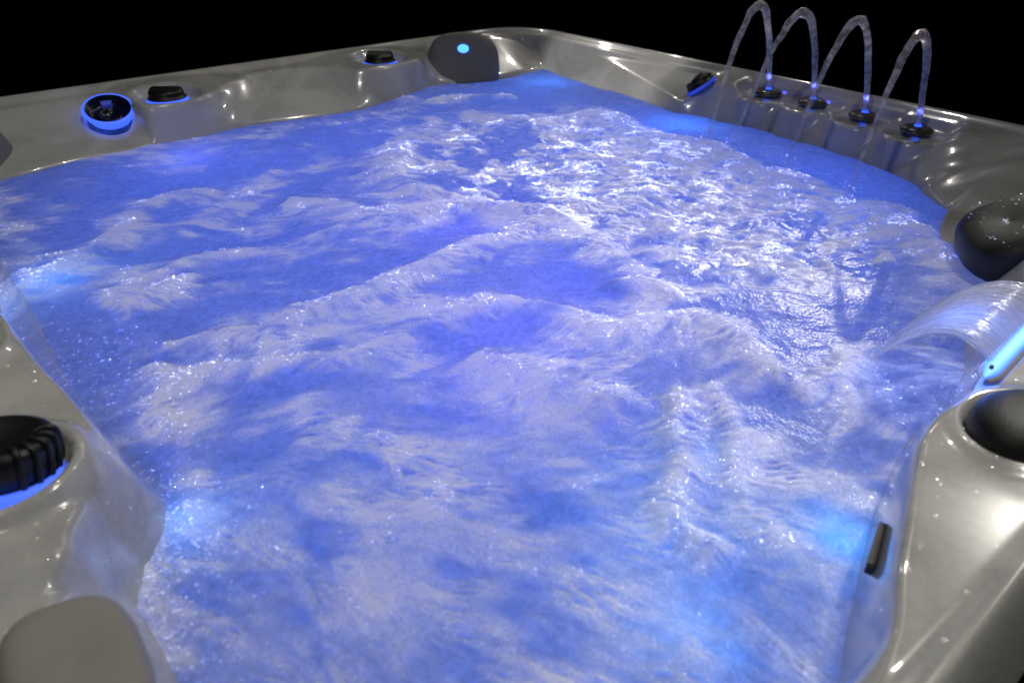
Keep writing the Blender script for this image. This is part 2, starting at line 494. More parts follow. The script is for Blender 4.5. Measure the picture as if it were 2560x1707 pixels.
# ---- headrests: soft slabs with superelliptic outline
def headrest(center, normal, up, w, h, th, material, label, p=3.0, seg=64, rings=14, dish=0.25):
    n = Vector(normal).normalized(); u = Vector(up); u = (u - n * u.dot(n)).normalized(); r = u.cross(n)
    c = Vector(center); co = []
    for i in range(seg):
        t = 2 * math.pi * i / seg
        cx = math.copysign(abs(math.cos(t)) ** (2 / p), math.cos(t)); cy = math.copysign(abs(math.sin(t)) ** (2 / p), math.sin(t))
        for j in range(rings + 1):
            ph = math.pi * j / rings
            e = math.sin(ph) ** 0.55 if 0 < j < rings else 0.0002
            z = math.copysign(abs(math.cos(ph)) ** 0.8, math.cos(ph))
            zz = z * th / 2 + (dish * th * (1 - e) * -1 if z > 0 else 0) * 0.6 + 0.25 * th * (cx * e) ** 2 * 0
            co.append(tuple(c + r * (cx * e * w / 2) + u * (cy * e * h / 2) + n * zz))
    me = mesh_np('headrest', np.array(co), grid_faces(seg, rings + 1, wrap_u=True))
    return link('headrest', me, material, tub, label)

def tdir(da, db, dz):
    v = -da * E2 - db * E1
    return Vector((v[0], v[1], dz))

hr = headrest(W(.182, .482, -.058), tdir(.78, .45, .62), (0, 0, 1), .235, .205, .055, M_RUBBER, 'grey headrest with a blue light in the far corner alcove', 2.7)
cc = Vector(W(.182, .482, -.058).tolist()); nn = tdir(.78, .45, .62).normalized(); uu = (Vector((0, 0, 1)) - nn * nn.z).normalized(); rr_ = uu.cross(nn)
lc = cc + nn * 0.0215 + uu * 0.040
co, f = lathe(lc, nn, [(0.0001, 0.006), (0.010, 0.005), (0.016, 0.001), (0.017, -0.006)], 24, 1.15, 0.85, rr_)
link('light', mesh_np('light', co, f), M_LED_HOT, hr)
headrest(W(.26, 1.90, -.050), tdir(.72, -.6, .55), (0, 0, 1), .27, .20, .06, M_RUBBER, 'grey headrest cut by the photo edge in the left corner alcove', 3.0)
headrest(W(1.885, .615, -.045), tdir(-.45, .30, 1.0), (0, 0, 1), .21, .16, .10, M_DOME, 'black headrest beaded with droplets in the right corner alcove', 2.6)
headrest(W(1.796, 1.980, .006), tdir(.10, -.22, 0.95), tdir(-1, 0, 0), .084, .122, .046, M_TAUPE, 'taupe headrest at the lower left of the rim', 3.0)

# ---- fountain nozzles
for i, (a, b) in enumerate(NOZ):
    c = W(a, b, -0.032)
    n = (0.03, -0.02, 1)
    co, f = lathe(c, n, [(0.035, 0.0), (0.036, 0.005), (0.032, 0.009), (0.024, 0.011), (0.016, 0.009), (0.010, 0.009), (0.009, 0.012)], 40)
    k = link('fountain_nozzle', mesh_np('fountain_nozzle', co, f), M_BRONZE, tub)
    co, f = lathe(c, n, [(0.010, 0.0085), (0.0085, 0.013), (0.006, 0.0155), (0.0001, 0.016)], 24)
    link('light', mesh_np('light', co, f), M_LED, k)

# ---- waterfall spout: a lit bar set in the near-right rim
def bar_path(b0, b1, n=24):
    b = np.linspace(b0, b1, n); return b
b = np.linspace(.90, 1.150, 40)
tt = np.linspace(0, 1, 40)
wid = 0.0095 * np.clip(np.minimum(tt, 1 - tt) * 12, 0.05, 1) ** 0.5
a = 2.022 + 0.012 * tt
prof = [(-1, -.35), (-.95, .15), (-.6, .42), (0, .5), (.6, .42), (.95, .15), (1, -.35)]
co = np.stack([W(a + wid * u, b + wid * u * 0.25, 0.004 + wid * v * 0.9) for u, v in prof], 1)
me = mesh_np('waterfall_spout', co.reshape(-1, 3), grid_faces(40, 7))
attr(me, 'core', np.tile([0, .15, .7, 1, .6, .1, 0], 40) * np.repeat(0.55 + 0.45 * np.sin(np.linspace(0.35, 2.9, 40)), 7))
m_, N, L, p = mat('strip_led_core')
at = N.new('ShaderNodeAttribute'); at.attribute_name = 'core'
rp = N.new('ShaderNodeValToRGB'); rp.color_ramp.elements[0].color = (0.05, 0.14, 1.0, 1); rp.color_ramp.elements[1].color = (0.28, 0.80, 1.0, 1)
L.new(at.outputs['Fac'], rp.inputs['Fac']); L.new(rp.outputs['Color'], p.inputs['Emission Color']); p.inputs['Emission Strength'].default_value = 1.35
p.inputs['Base Color'].default_value = (.1, .2, .5, 1)
sp = link('waterfall_spout', me, m_, tub, 'bright blue lit bar the wide water sheet pours from')
co = np.stack([W(a + (wid + .003) * u, b + (wid + .003) * u * 0.25, 0.0015 + (wid + .003) * v * 0.5) for u, v in prof], 1)
link('frame', mesh_np('frame', co.reshape(-1, 3), grid_faces(40, 7)), M_SHELL, sp)
co, f = lathe(W(2.0325, 1.132, 0.0075), (0, 0, 1), [(0.0001, 0.002), (0.0035, 0.002), (0.004, -0.002)], 20, 1.0, 0.6, tdir(.25, 1, 0))
link('drain_hole', mesh_np('drain_hole', co, f), plastic('dark_blue_plastic', (0.01, 0.03, 0.3), 0.4), sp)

# ---- dome knob in its dish on the near-right rim
c = W(2.092, 1.205, zsurf(2.092, 1.205) + 0.016)
co, f = lathe(c, (0, 0, 1), [(0.0445, -0.026), (0.046, 0.002), (0.043, 0.014), (0.036, 0.022), (0.022, 0.0265), (0.0001, 0.028)], 56, 1.25, 1.0, tdir(0, 1, 0))
link('control_knob', mesh_np('control_knob', co, f), M_DOME, tub, 'smooth black dome knob sunk in a dish on the near rim')

# ---- slot cover on the near-right inner wall
p0 = W(2.052, 1.372, -.055); p1 = W(2.068, 1.424, -.062)
d = (p1 - p0); up = np.array([0, 0, 1.0]); sd_ = np.cross(d, up); sd_ /= np.linalg.norm(sd_)
q = []
for k, (e, w) in enumerate(((0, .8), (.06, 1), (.94, 1), (1, .8))):
    for (u, v) in ((-1, -1), (1, -1), (1, 1), (-1, 1)):
        q.append(p0 + d * e + sd_ * (u * 0.0038) * w + up * (v * 0.0055) * w)
me = mesh_np('jet_cover', np.array(q), np.vstack([grid_faces(4, 4, wrap_v=True), [[3, 2, 1, 0], [12, 13, 14, 15]]]), False)
jc = link('jet_cover', me, M_BLACK, tub, 'black slot cover on the near inner wall')

# ---- big finned knob on the near-left rim
ka, kb = 1.528, 1.985
kz = zsurf(ka, kb)
c = W(ka, kb, kz + 0.002)
kn = (np.array(tdir(-.10, -.18, 1.0)))
co, f = lathe(c, kn, [(0.030, -0.006), (0.0455, 0.002), (0.047, 0.030), (0.044, 0.038), (0.036, 0.041), (0.028, 0.034), (0.0001, 0.030)], 56)
bk = link('diverter_knob', mesh_np('diverter_knob', co, f), M_BLACK, tub, 'large black diverter knob with fins and a blue ring')
t, s, nn = frame_from(kn)
cv = Vector(c.tolist())
for k in range(5):
    fd = Vector((0.97, -0.05, 0.0)); th0 = math.atan2(fd.dot(s), fd.dot(t)) + math.radians(-34 + 17 * k)
    pts = []
    dirv = (t * math.cos(th0) + s * math.sin(th0))
    for rr0, hh in ((.0455, .004), (.0470, .016), (.0468, .030), (.0438, .0380), (.037, .0405), (.030, .038)):
        pts.append(tuple(cv + dirv * rr0 + nn * hh))
    co, f, caps = tube(smooth_line(pts, 4), [0.0034] * 21, 10)
    link('fin', mesh_caps('fin', co, f, caps), M_BLACK, bk)
co, f = lathe(c, kn, [(0.047, -0.004), (0.053, -0.004), (0.0555, 0.000), (0.053, 0.005), (0.047, 0.006)], 64)
link('light_ring', mesh_np('light_ring', co, f), M_RING, bk)

# ------------------------------------------------------------------ water
sa = np.concatenate([np.linspace(0.05, 0.9, 300, endpoint=False), np.linspace(0.9, 1.5, 300, endpoint=False), np.linspace(1.5, 2.14, 460)])
sb = np.concatenate([np.linspace(0.09, 0.9, 290, endpoint=False), np.linspace(0.9, 1.4, 260, endpoint=False), np.linspace(1.4, 1.97, 400)])
A, B = np.meshgrid(sa, sb, indexing='ij')
wk = np.interp(np.hypot(2.19 - A, 1.94 - B), [0.35, 1.1], [0.32, 1.0])
wa = A + wk * (0.030 * (fbm(A * 9, B * 9, 1, 3) - .5) + 0.020 * (fbm(A * 34, B * 34, 2, 3) - .5))
wb = B + wk * (0.030 * (fbm(A * 9, B * 9, 5, 3) - .5) + 0.020 * (fbm(A * 34, B * 34, 6, 3) - .5))

RIDGES = [  # crest line, width, foam, height, sharpness of its far side
 ([(0.855,1.902),(0.864,1.878),(0.878,1.836),(0.806,1.758),(0.741,1.681),(0.674,1.621),(0.639,1.567),(0.696,1.478)], .055, .75, .014, .35),
 ([(0.696,1.478),(0.767,1.432),(0.813,1.415)], .05, .45, .006, .6),
 ([(1.027,1.842),(1.018,1.764),(0.986,1.679),(0.990,1.606),(1.024,1.509),(1.019,1.440),(1.005,1.360)], .028, .55, .010, .5),
 ([(1.009,1.832),(0.969,1.751),(0.943,1.650),(0.898,1.539),(0.931,1.450)], .025, .35, .005, .8),
 ([(1.082,1.818),(1.073,1.753),(1.051,1.700),(1.059,1.654)], .040, .70, .012, .4),
 ([(1.240,1.796),(1.245,1.745),(1.257,1.693),(1.283,1.652),(1.266,1.584),(1.271,1.513),(1.268,1.425),(1.253,1.329),(1.243,1.228),(1.253,1.156),(1.232,1.085)], .042, .75, .016, .3),
 ([(1.249,1.758),(1.227,1.682),(1.235,1.632)], .03, .45, .005, .8),
 ([(1.251,1.799),(1.299,1.791),(1.325,1.743),(1.359,1.685),(1.387,1.635),(1.414,1.584),(1.418,1.517),(1.412,1.438),(1.404,1.385),(1.434,1.349)], .034, .70, .014, .5),
 ([(1.399,1.381),(1.460,1.327),(1.525,1.280),(1.589,1.252),(1.625,1.199),(1.658,1.139),(1.714,1.130),(1.782,1.156),(1.844,1.191)], .045, .85, .020, .25),
 ([(1.529,1.190),(1.530,1.131),(1.580,1.105),(1.633,1.128)], .045, .7, .020, .5),
 ([(1.764,1.273),(1.786,1.347),(1.828,1.385),(1.856,1.420),(1.877,1.467),(1.909,1.485),(1.940,1.483),(1.981,1.484)], .017, 1.0, .022, .9),
 ([(1.748,1.262),(1.793,1.267),(1.843,1.291),(1.869,1.335),(1.907,1.380),(1.949,1.409),(2.000,1.420),(2.032,1.421),(2.066,1.412)], .020, .62, .012, .8),
 ([(0.613,1.049),(0.708,1.045),(0.883,1.167),(0.996,1.154),(1.092,1.114),(1.210,1.043),(1.243,0.893),(1.333,0.783)], .06, .8, .018, .4),
 ([(0.813,1.415),(0.902,1.344),(1.004,1.293),(1.056,1.194),(1.174,1.068),(1.285,1.054),(1.417,1.074),(1.527,1.086)], .05, .7, .014, .5),
 ([(0.372,0.773),(0.366,0.643),(0.467,0.470)], .03, .8, .014, .4),
 ([(0.715,0.680),(0.766,0.585),(0.779,0.430),(0.942,0.501),(1.083,0.479),(1.160,0.441),(1.311,0.513),(1.386,0.491),(1.440,0.492),(1.525,0.550),(1.606,0.527),(1.672,0.465)], .09, .8, .016, .22),
 ([(1.702,0.548),(1.803,0.634),(1.876,0.675),(1.935,0.674)], .05, .85, .014, .3),
 ([(1.870,1.031),(1.866,1.103),(1.853,1.165),(1.839,1.212)], .028, .7, .012, .7),
 ([(1.885,1.013),(1.922,0.951),(1.965,0.983),(2.000,1.017)], .03, .45, .005, .8),
 ([(1.635,1.677),(1.631,1.647),(1.686,1.626),(1.721,1.676),(1.728,1.731),(1.714,1.766)], .042, .85, .008, .8),
 ([(1.667,1.770),(1.661,1.739),(1.667,1.701)], .030, .55, .004, .8),
 ([(1.786,1.751),(1.781,1.801),(1.783,1.827)], .016, .35, .003, .8),
 ([(1.545,1.764),(1.549,1.686),(1.556,1.632)], .022, .5, .006, .6),
 ([(1.998,1.545),(2.010,1.584),(2.022,1.622),(2.026,1.658)], .020, .65, .006, .8),
 ([(1.357,1.825),(1.453,1.839),(1.538,1.848),(1.576,1.852),(1.611,1.838)], .026, .50, .004, .8),
 ([(1.561,1.899),(1.605,1.915),(1.650,1.924),(1.704,1.929),(1.761,1.922)], .022, .50, .004, .8),
 ([(1.509,1.469),(1.599,1.427),(1.695,1.401),(1.760,1.392)], .05, .50, .020, .8),
 ([(1.314,1.756),(1.339,1.804),(1.417,1.833)], .022, .5, .006, .7),
]
Ffoam = np.zeros_like(A); H = np.zeros_like(A)
for k, (pts, w, fo, hh, sh) in enumerate(RIDGES):
    pp = np.array(pts); m = 4 * w + 0.03
    i0, i1 = np.searchsorted(sa, [pp[:, 0].min() - m, pp[:, 0].max() + m]); j0, j1 = np.searchsorted(sb, [pp[:, 1].min() - m, pp[:, 1].max() + m])
    S = (slice(i0, i1), slice(j0, j1))
    d, side, al, LL = seg_dist(wa[S], wb[S], smooth_line(pp, 4))
    ww = np.where(side > 0, w * 1.25, w * max(sh, .42)) * (0.75 + 0.6 * vnoise(al * 12, al * 0 + k, k))
    ends = sstep(0, 0.035, al) * sstep(0, 0.035, LL - al)
    prof = np.exp(-(d / ww) ** 2)
    amp = (0.65 + 0.55 * vnoise(al * 16, al * 0 + k * 2.3, k + 9)) * ends
    Ffoam[S] = 1 - (1 - Ffoam[S]) * (1 - np.clip(fo * prof * amp, 0, 0.97))
    hw = np.where(side > 0, w * 1.1, w * max(sh, .45))
    H[S] += 0.70 * hh * np.exp(-(d / hw) ** 2) * ends

# the churned quarter under the fountain, and lighter veils elsewhere
poly = [(0.50,0.70),(0.66,0.60),(0.90,0.47),(1.15,0.46),(1.30,0.49),(1.66,0.47),(1.80,0.66),(1.75,0.82),(1.62,0.95),(1.40,1.02),(1.20,1.06),(1.02,1.16),(0.80,1.14),(0.60,1.0)]
pin = np.zeros(A.shape, bool); pj = poly[-1]
for pi in poly:
    c_ = ((pi[1] > wb) != (pj[1] > wb)) & (wa < (pj[0] - pi[0]) * (wb - pi[1]) / (pj[1] - pi[1] + 1e-12) + pi[0])
    pin ^= c_; pj = pi
region = blur(pin.astype(float), 16.0)
n_big = fbm(wa * 11, wb * 11, 21, 4); n_mid = fbm(wa * 30, wb * 30, 23, 4); n_str = fbm(wa * 26 + wb * 8, wb * 12 - wa * 3, 27, 4)
churn = sstep(0.42, 0.58, 0.34 * n_big + 0.26 * n_mid + 0.40 * fbm(wa * 7 + wb * 3, wb * 5 - wa * 2, 33, 2) + 0.02)
Ffoam = 1 - (1 - Ffoam) * (1 - 0.90 * region * churn)
veil = sstep(0.42, 0.72, 0.6 * n_big + 0.4 * n_str)
near = sstep(1.35, 1.7, A) * sstep(1.15, 1.4, B)
holes = np.zeros_like(A)   # patches of clear deep water
for (ha_, hb_, ra_, rb_, amt) in [(1.458,1.185,.05,.055,1),(1.50,1.385,.045,.10,.9),(1.155,1.215,.035,.09,.9),(1.41,1.70,.045,.07,.8),(.93,1.62,.05,.13,.8),(1.47,1.86,.10,.025,1),(.55,1.60,.10,.16,.8),(1.03,1.57,.03,.1,.6),(1.52,1.76,.03,.05,.7),(.45,.4,.2,.2,.6)]:
    holes = np.maximum(holes, amt * np.exp(-(((A - ha_) / ra_) ** 2 + ((B - hb_) / rb_) ** 2)))
strip = sstep(0.0, 0.05, B - np.interp(A, [0, .5, .8, 1.0, 1.7, 2.2], [.2, .35, .37, .40, .44, .5]))   # no foam along the fountain wall: calm water, with the rim's shadow painted in
base = 0.12 + (0.34 - 0.10 * near) * veil + 0.16 * near
Ffoam = 1 - (1 - Ffoam) * (1 - base * (1 - holes))
Ffoam = Ffoam * (0.02 + 0.98 * strip) * (1 - 0.6 * holes)

# surface height
chop = region * 0.9 + 0.25
H = H + 0.018 * (fbm(A * 5.0, B * 5.0, 41, 3) - .5) + 0.009 * chop * (fbm(wa * 22, wb * 22, 43, 4) - .5) * 1.6 + 0.004 * chop * (n_mid - .5)
H = H - 0.010 * holes
Hs = blur(H, 4.0)

# foam streaks: line-integral smear of speckle down the wave faces
gA = np.gradient(Hs, axis=0) / np.gradient(sa)[:, None]; gB = np.gradient(Hs, axis=1) / np.gradient(sb)[None, :]
slope = np.sqrt(gA ** 2 + gB ** 2) + 1e-6
rw = sstep(0.06, 0.25, slope) * np.clip(Ffoam, 0, 1)
th = math.radians(-48) + 2.2 * (fbm(A * 3.2, B * 3.2, 51, 2) - .5) + 1.2 * (fbm(A * 11, B * 11, 55, 2) - .5)
ca, cb = np.cos(th), np.sin(th)
sg = np.sign(-gA * ca - gB * cb) + (gA == 0)
ua = rw * -gA / slope + (1 - rw) * ca * sg * 0.7; ub = rw * -gB / slope + (1 - rw) * cb * sg * 0.7
nrm = np.sqrt(ua ** 2 + ub ** 2) + 1e-5; ua /= nrm; ub /= nrm
TN = np.random.RandomState(3).rand(1024, 1024).astype(np.float32)
TN2 = blur(TN, 0.8); TN2 = (TN2 - TN2.mean()) / TN2.std()
def tile(x, y):
    xi = np.floor(x).astype(np.int64); yi = np.floor(y).astype(np.int64); fx = x - xi; fy = y - yi
    x0 = xi & 1023; x1 = (xi + 1) & 1023; y0 = yi & 1023; y1 = (yi + 1) & 1023
    return (TN2[x0, y0] * (1 - fx) + TN2[x1, y0] * fx) * (1 - fy) + (TN2[x0, y1] * (1 - fx) + TN2[x1, y1] * fx) * fy
def lic(cell, length, steps):
    acc = 0.0
    for k in range(-steps, steps + 1):
        t = length * k / steps
        acc = acc + tile((A + ua * t) / cell, (B + ub * t) / cell) * (1 - abs(k) / (steps + 1))
    return acc / np.std(acc)
l1 = lic(0.0015, 0.0105, 8)
l2 = lic(0.0050, 0.020, 6)
l3 = lic(0.0130, 0.060, 7)
rg = np.clip(region, 0, 1)
clus = sstep(0.40, 0.70, fbm(wa * 20, wb * 20, 61, 3))
streak = rg * (0.35 * l1 + 0.8 * l2) + (1 - rg) * (0.85 * l1 + 0.12 * l2) * (0.25 + 0.9 * clus)
rg0 = np.clip(region, 0, 1)
dens = Ffoam + (0.13 * l3 + 0.08 * l2) * sstep(.04, .4, Ffoam) * (1 - 0.5 * rg0)
dens = np.clip(dens, 0, 1); kq = 0.66 - 0.42 * near
dens = (1 - kq) * dens + kq * sstep(0.06, 0.78, dens)
foam = np.clip(dens * (0.84 + (0.27 + 0.07 * rg) * streak), 0, 1)
foam = np.clip(foam, 0, 1)
H = H + 0.0008 * streak * sstep(0.12, 0.6, dens) + 0.0004 * l2 * region * sstep(.2, .6, dens)
Zw = WATER - 0.004 + H
def zgrid(a, b):
    i = np.clip(np.searchsorted(ga, a) - 1, 0, len(ga) - 2); j = np.clip(np.searchsorted(gb, b) - 1, 0, len(gb) - 2)
    u = ((a - ga[i]) / (ga[i + 1] - ga[i]))[:, None]; v = ((b - gb[j]) / (gb[j + 1] - gb[j]))[None, :]
    I, J = i[:, None], j[None, :]
    return (Zs[I, J] * (1 - u) + Zs[I + 1, J] * u) * (1 - v) + (Zs[I, J + 1] * (1 - u) + Zs[I + 1, J + 1] * u) * v
SH = zgrid(sa, sb)
Zw = np.where(SH > WATER + 0.010, np.minimum(Zw, SH - 0.004), Zw)   # waves lap at most a centimetre up the wall
me = mesh_np('water', W(A, B, Zw).reshape(-1, 3), grid_faces(len(sa), len(sb))[:, ::-1])
attr(me, 'foam', foam)
attr(me, 'clump', np.clip(dens, 0, 1))

M_WATER, N, L, p = mat('churned_water')
N.remove(p)
out = N['Material Output']
at = N.new('ShaderNodeAttribute'); at.attribute_name = 'foam'
tc = N.new('ShaderNodeTexCoord')
vo = N.new('ShaderNodeTexVoronoi'); vo.inputs['Scale'].default_value = 230; L.new(tc.outputs['Object'], vo.inputs['Vector'])
n3 = N.new('ShaderNodeTexNoise'); n3.inputs['Scale'].default_value = 48; n3.inputs['Detail'].default_value = 6; L.new(tc.outputs['Object'], n3.inputs['Vector'])
hb = N.new('ShaderNodeMath'); hb.operation = 'MULTIPLY'; L.new(vo.outputs['Distance'], hb.inputs[0]); hb.inputs[1].default_value = 0.16
ha = N.new('ShaderNodeMath'); ha.operation = 'ADD'; L.new(hb.outputs[0], ha.inputs[0])
hm = N.new('ShaderNodeMath'); hm.operation = 'MULTIPLY'; hm.inputs[1].default_value = 0.8; L.new(n3.outputs['Fac'], hm.inputs[0]); L.new(hm.outputs[0], ha.inputs[1])
bp = N.new('ShaderNodeBump'); bp.inputs['Strength'].default_value = 0.7; bp.inputs['Distance'].default_value = 0.0035; L.new(ha.outputs[0], bp.inputs['Height'])
dc = N.new('ShaderNodeMix'); dc.data_type = 'RGBA'; vc = N.new('ShaderNodeTexVoronoi'); vc.inputs['Scale'].default_value = 300; vc.inputs['Randomness'].default_value = 1.0; L.new(tc.outputs['Object'], vc.inputs['Vector'])
fc1 = N.new('ShaderNodeMath'); fc1.operation = 'MULTIPLY_ADD'; fc1.inputs[1].default_value = 0.85; fc1.inputs[2].default_value = 0.70; L.new(vc.outputs['Distance'], fc1.inputs[0])
fc2 = N.new('ShaderNodeMath'); fc2.operation = 'MULTIPLY'; fc2.use_clamp = True; L.new(fc1.outputs[0], fc2.inputs[0]); L.new(at.outputs['Fac'], fc2.inputs[1])
L.new(fc2.outputs[0], dc.inputs['Factor'])
dc.inputs['A'].default_value = (0.03, 0.045, 0.09, 1); dc.inputs['B'].default_value = (0.78, 0.785, 0.79, 1)
df = N.new('ShaderNodeBsdfDiffuse'); L.new(dc.outputs['Result'], df.inputs['Color']); L.new(bp.outputs['Normal'], df.inputs['Normal'])
tcol = N.new('ShaderNodeMix'); tcol.data_type = 'RGBA'; L.new(at.outputs['Fac'], tcol.inputs['Factor'])
nA = N.new('ShaderNodeTexNoise'); nA.inputs['Scale'].default_value = 75; nA.inputs['Detail'].default_value = 6; nA.inputs['Distortion'].default_value = 1.2; L.new(tc.outputs['Object'], nA.inputs['Vector'])
rA = N.new('ShaderNodeValToRGB'); rA.color_ramp.elements[0].position = 0.36; rA.color_ramp.elements[0].color = (0.47, 0.51, 0.57, 1)
rA.color_ramp.elements[1].position = 0.70; rA.color_ramp.elements[1].color = (0.68, 0.72, 0.78, 1)
L.new(nA.outputs['Fac'], rA.inputs['Fac']); L.new(rA.outputs['Color'], tcol.inputs['A']); tcol.inputs['B'].default_value = (0.33, 0.34, 0.36, 1)
tr = N.new('ShaderNodeBsdfTranslucent'); L.new(bp.outputs['Normal'], tr.inputs['Normal']); L.new(tcol.outputs['Result'], tr.inputs['Color'])
ad = N.new('ShaderNodeAddShader'); L.new(df.outputs[0], ad.inputs[0]); L.new(tr.outputs[0], ad.inputs[1])
gl = N.new('ShaderNodeBsdfGlossy'); gl.inputs['Roughness'].default_value = 0.27; L.new(bp.outputs['Normal'], gl.inputs['Normal'])
fr = N.new('ShaderNodeFresnel'); fr.inputs['IOR'].default_value = 1.33; L.new(bp.outputs['Normal'], fr.inputs['Normal'])
ms = N.new('ShaderNodeMixShader'); fm = N.new('ShaderNodeMath'); fm.operation = 'MULTIPLY_ADD'; fm.inputs[1].default_value = -0.58; fm.inputs[2].default_value = 0.66; L.new(at.outputs['Fac'], fm.inputs[0])
fx = N.new('ShaderNodeMath'); fx.operation = 'MULTIPLY'; L.new(fr.outputs[0], fx.inputs[0]); L.new(fm.outputs[0], fx.inputs[1])
L.new(fx.outputs[0], ms.inputs[0]); L.new(ad.outputs[0], ms.inputs[1]); L.new(gl.outputs[0], ms.inputs[2])
L.new(ms.outputs[0], out.inputs['Surface'])
water = link('water', me, M_WATER)
tag(water, 'churning foamy water lit blue from below filling the tub', 'water', None, 'structure')

# underwater lamps: the tub's own LEDs, then small points added for sparkle
for (a, b, z, pw, c) in [
    (.55, .60, -.50, 5, (.06, .14, 1)), (.55, 1.15, -.50, 5, (.07, .13, 1)), (.60, 1.65, -.50, 5, (.06, .14, 1)),
    (1.05, .60, -.52, 5, (.07, .13, 1)), (1.10, 1.12, -.55, 6, (.10, .10, 1)), (1.10, 1.65, -.52, 5, (.07, .15, 1)),
    (1.55, .75, -.50, 5, (.07, .16, 1)), (1.55, 1.25, -.52, 6, (.09, .13, 1)), (1.60, 1.68, -.48, 4.5, (.08, .18, 1)),
    (1.88, 1.15, -.45, 3.6, (.08, .20, 1)), (1.92, 1.55, -.45, 3.2, (.08, .20, 1)), (.95, .40, -.32, 3.2, (.05, .14, 1)), (1.45, .42, -.32, 3.0, (.05, .12, 1)), (.38, .45, -.32, 1.6, (.05, .14, 1)), (.42, 1.0, -.32, 2.0, (.06, .12, 1)), (.45, 1.45, -.32, 1.2, (.06, .12, 1))]:
    lamp('underwater_led_or_sparkle', 'POINT', V(a, b, z), pw * 0.205, (c[0] * 0.9, c[1] * 1.12, 1), size=0.06)
for (a, b, z, pw, c) in [
    (.40, 1.465, -.19, .16, (.12, .16, 1)), (.38, .291, -.19, .22, (.05, .22, 1)), (.98, .345, -.18, .22, (.04, .22, 1)), (1.60, .56, -.17, .06, (.05, .2, 1)),
    (.90, 1.865, -.16, .14, (.05, .30, 1)), (1.574, 1.868, -.145, .07, (.05, .32, 1)), (2.015, 1.365, -.145, .045, (.05, .40, 1)), (1.976, 1.564, -.150, .035, (.05, .34, 1)),
    (1.50, 1.39, -.24, .22, (.14, .07, 1)), (1.458, 1.185, -.22, .14, (.13, .08, 1)), (1.155, 1.207, -.22, .18, (.14, .07, 1)), (1.61, 1.50, -.2, .05, (.2, .05, 1)), (1.85, 1.38, -.17, .03, (.04, .4, 1)), (1.90, 1.50, -.16, .03, (.04, .4, 1))]:
    lamp('underwater_led_or_sparkle', 'POINT', V(a, b, z), pw * 1.3, c, size=0.02)
for a_, b_, n_, sp_ in ((1.976, 1.564, 9, .030), (1.87, 1.47, 8, .045), (1.574, 1.868, 6, .018), (2.012, 1.362, 5, .014)):  # added points close under the surface, making small cyan spots of light
    for _ in range(n_):
        lamp('underwater_led_or_sparkle', 'POINT', V(a_ + rng.normal(0, sp_), b_ + rng.normal(0, sp_), -.125), 0.0016 + 0.0022 * rng.rand(), (.05, .36, 1), size=0.003)
lamp('spout_led', 'POINT', V(1.97, 1.05, 0.005), 0.35, (.09, .22, 1), size=0.05)

# ------------------------------------------------------------------ bubbles riding on the foam
ico_v = []
ph = (1 + 5 ** .5) / 2
for s1 in (-1, 1):
    for s2 in (-1, 1):
        ico_v += [(0, s1, s2 * ph), (s1, s2 * ph, 0), (s2 * ph, 0, s1)]
ico_v = np.array(ico_v, float); ico_v /= np.linalg.norm(ico_v[0])
ico_f = []
for i in range(12):
    for j in range(i + 1, 12):
        for k in range(j + 1, 12):
            dd = [np.linalg.norm(ico_v[x] - ico_v[y]) for x, y in ((i, j), (j, k), (i, k))]
            if max(dd) < 1.1:
                nvec = np.cross(ico_v[j] - ico_v[i], ico_v[k] - ico_v[i])
                ico_f.append((i, j, k) if nvec.dot(ico_v[i]) > 0 else (i, k, j))
ico_f = np.array(ico_f)
def bubble_mesh(name, centers, radii, squash=0.75):
    n = len(centers)
    v = ico_v[None] * radii[:, None, None] * np.array([1, 1, squash]) + centers[:, None]
    f = ico_f[None] + (np.arange(n) * 12)[:, None, None]
    return mesh_np(name, v.reshape(-1, 3), f.reshape(-1, 3))
area = np.gradient(sa)[:, None] * np.gradient(sb)[None, :]
cl = sstep(0.45, 0.75, fbm(A * 24, B * 24, 61, 3))
scale_r = np.interp(np.hypot(2.19 - A, 1.94 - B), [0.3, 2.4], [1.0, 2.4])
wgt = area * np.clip(dens, 0, 1) ** 2.6 * (0.04 + cl) / scale_r ** 1.2 * (1 + 1.5 * rg)
extra = area * (np.exp(-(((A - 1.57) / .09) ** 2 + ((B - 1.875) / .045) ** 2)) * 4 + np.exp(-(((A - 1.69) / .09) ** 2 + ((B - 1.925) / .03) ** 2)) * 4 + np.exp(-(((A - 1.22) / .12) ** 2 + ((B - 1.85) / .06) ** 2)) * 1.2)
inside = (Zw > np.vectorize(lambda x: x)(0) - 1)
pr = (wgt + extra * 0.15); pr = (pr / pr.sum()).ravel()
idx = rng.choice(A.size, 18000, p=pr)
cb_ = W(A.ravel()[idx] + rng.uniform(-.0015, .0015, len(idx)), B.ravel()[idx] + rng.uniform(-.0015, .0015, len(idx)), Zw.ravel()[idx] + 0.0002)
spray = []
for a_, b_ in ((1.178, .50), (1.221, .46), (1.380, .47), (1.560, .53)):
    for _ in range(26):
        q_ = rng.rand() ** 1.5
        spray.append(W(a_ + rng.normal(0, .022), b_ + rng.normal(.0, .018), WATER + 0.002 + 0.035 * q_))
cb_ = np.vstack([cb_, spray]); idx = np.concatenate([idx, np.full(len(spray), np.argmin((A - 1.3) ** 2 + (B - .5) ** 2))])
rad = (0.00055 + 0.0013 * rng.rand(len(idx)) ** 3) * scale_r.ravel()[idx]
M_BUB, N, L, p = mat('bubble_film')
N.remove(p)
g1 = N.new('ShaderNodeBsdfGlossy'); g1.inputs['Roughness'].default_value = 0.15; g1.inputs['Color'].default_value = (.62, .64, .68, 1)
t1 = N.new('ShaderNodeBsdfTransparent')
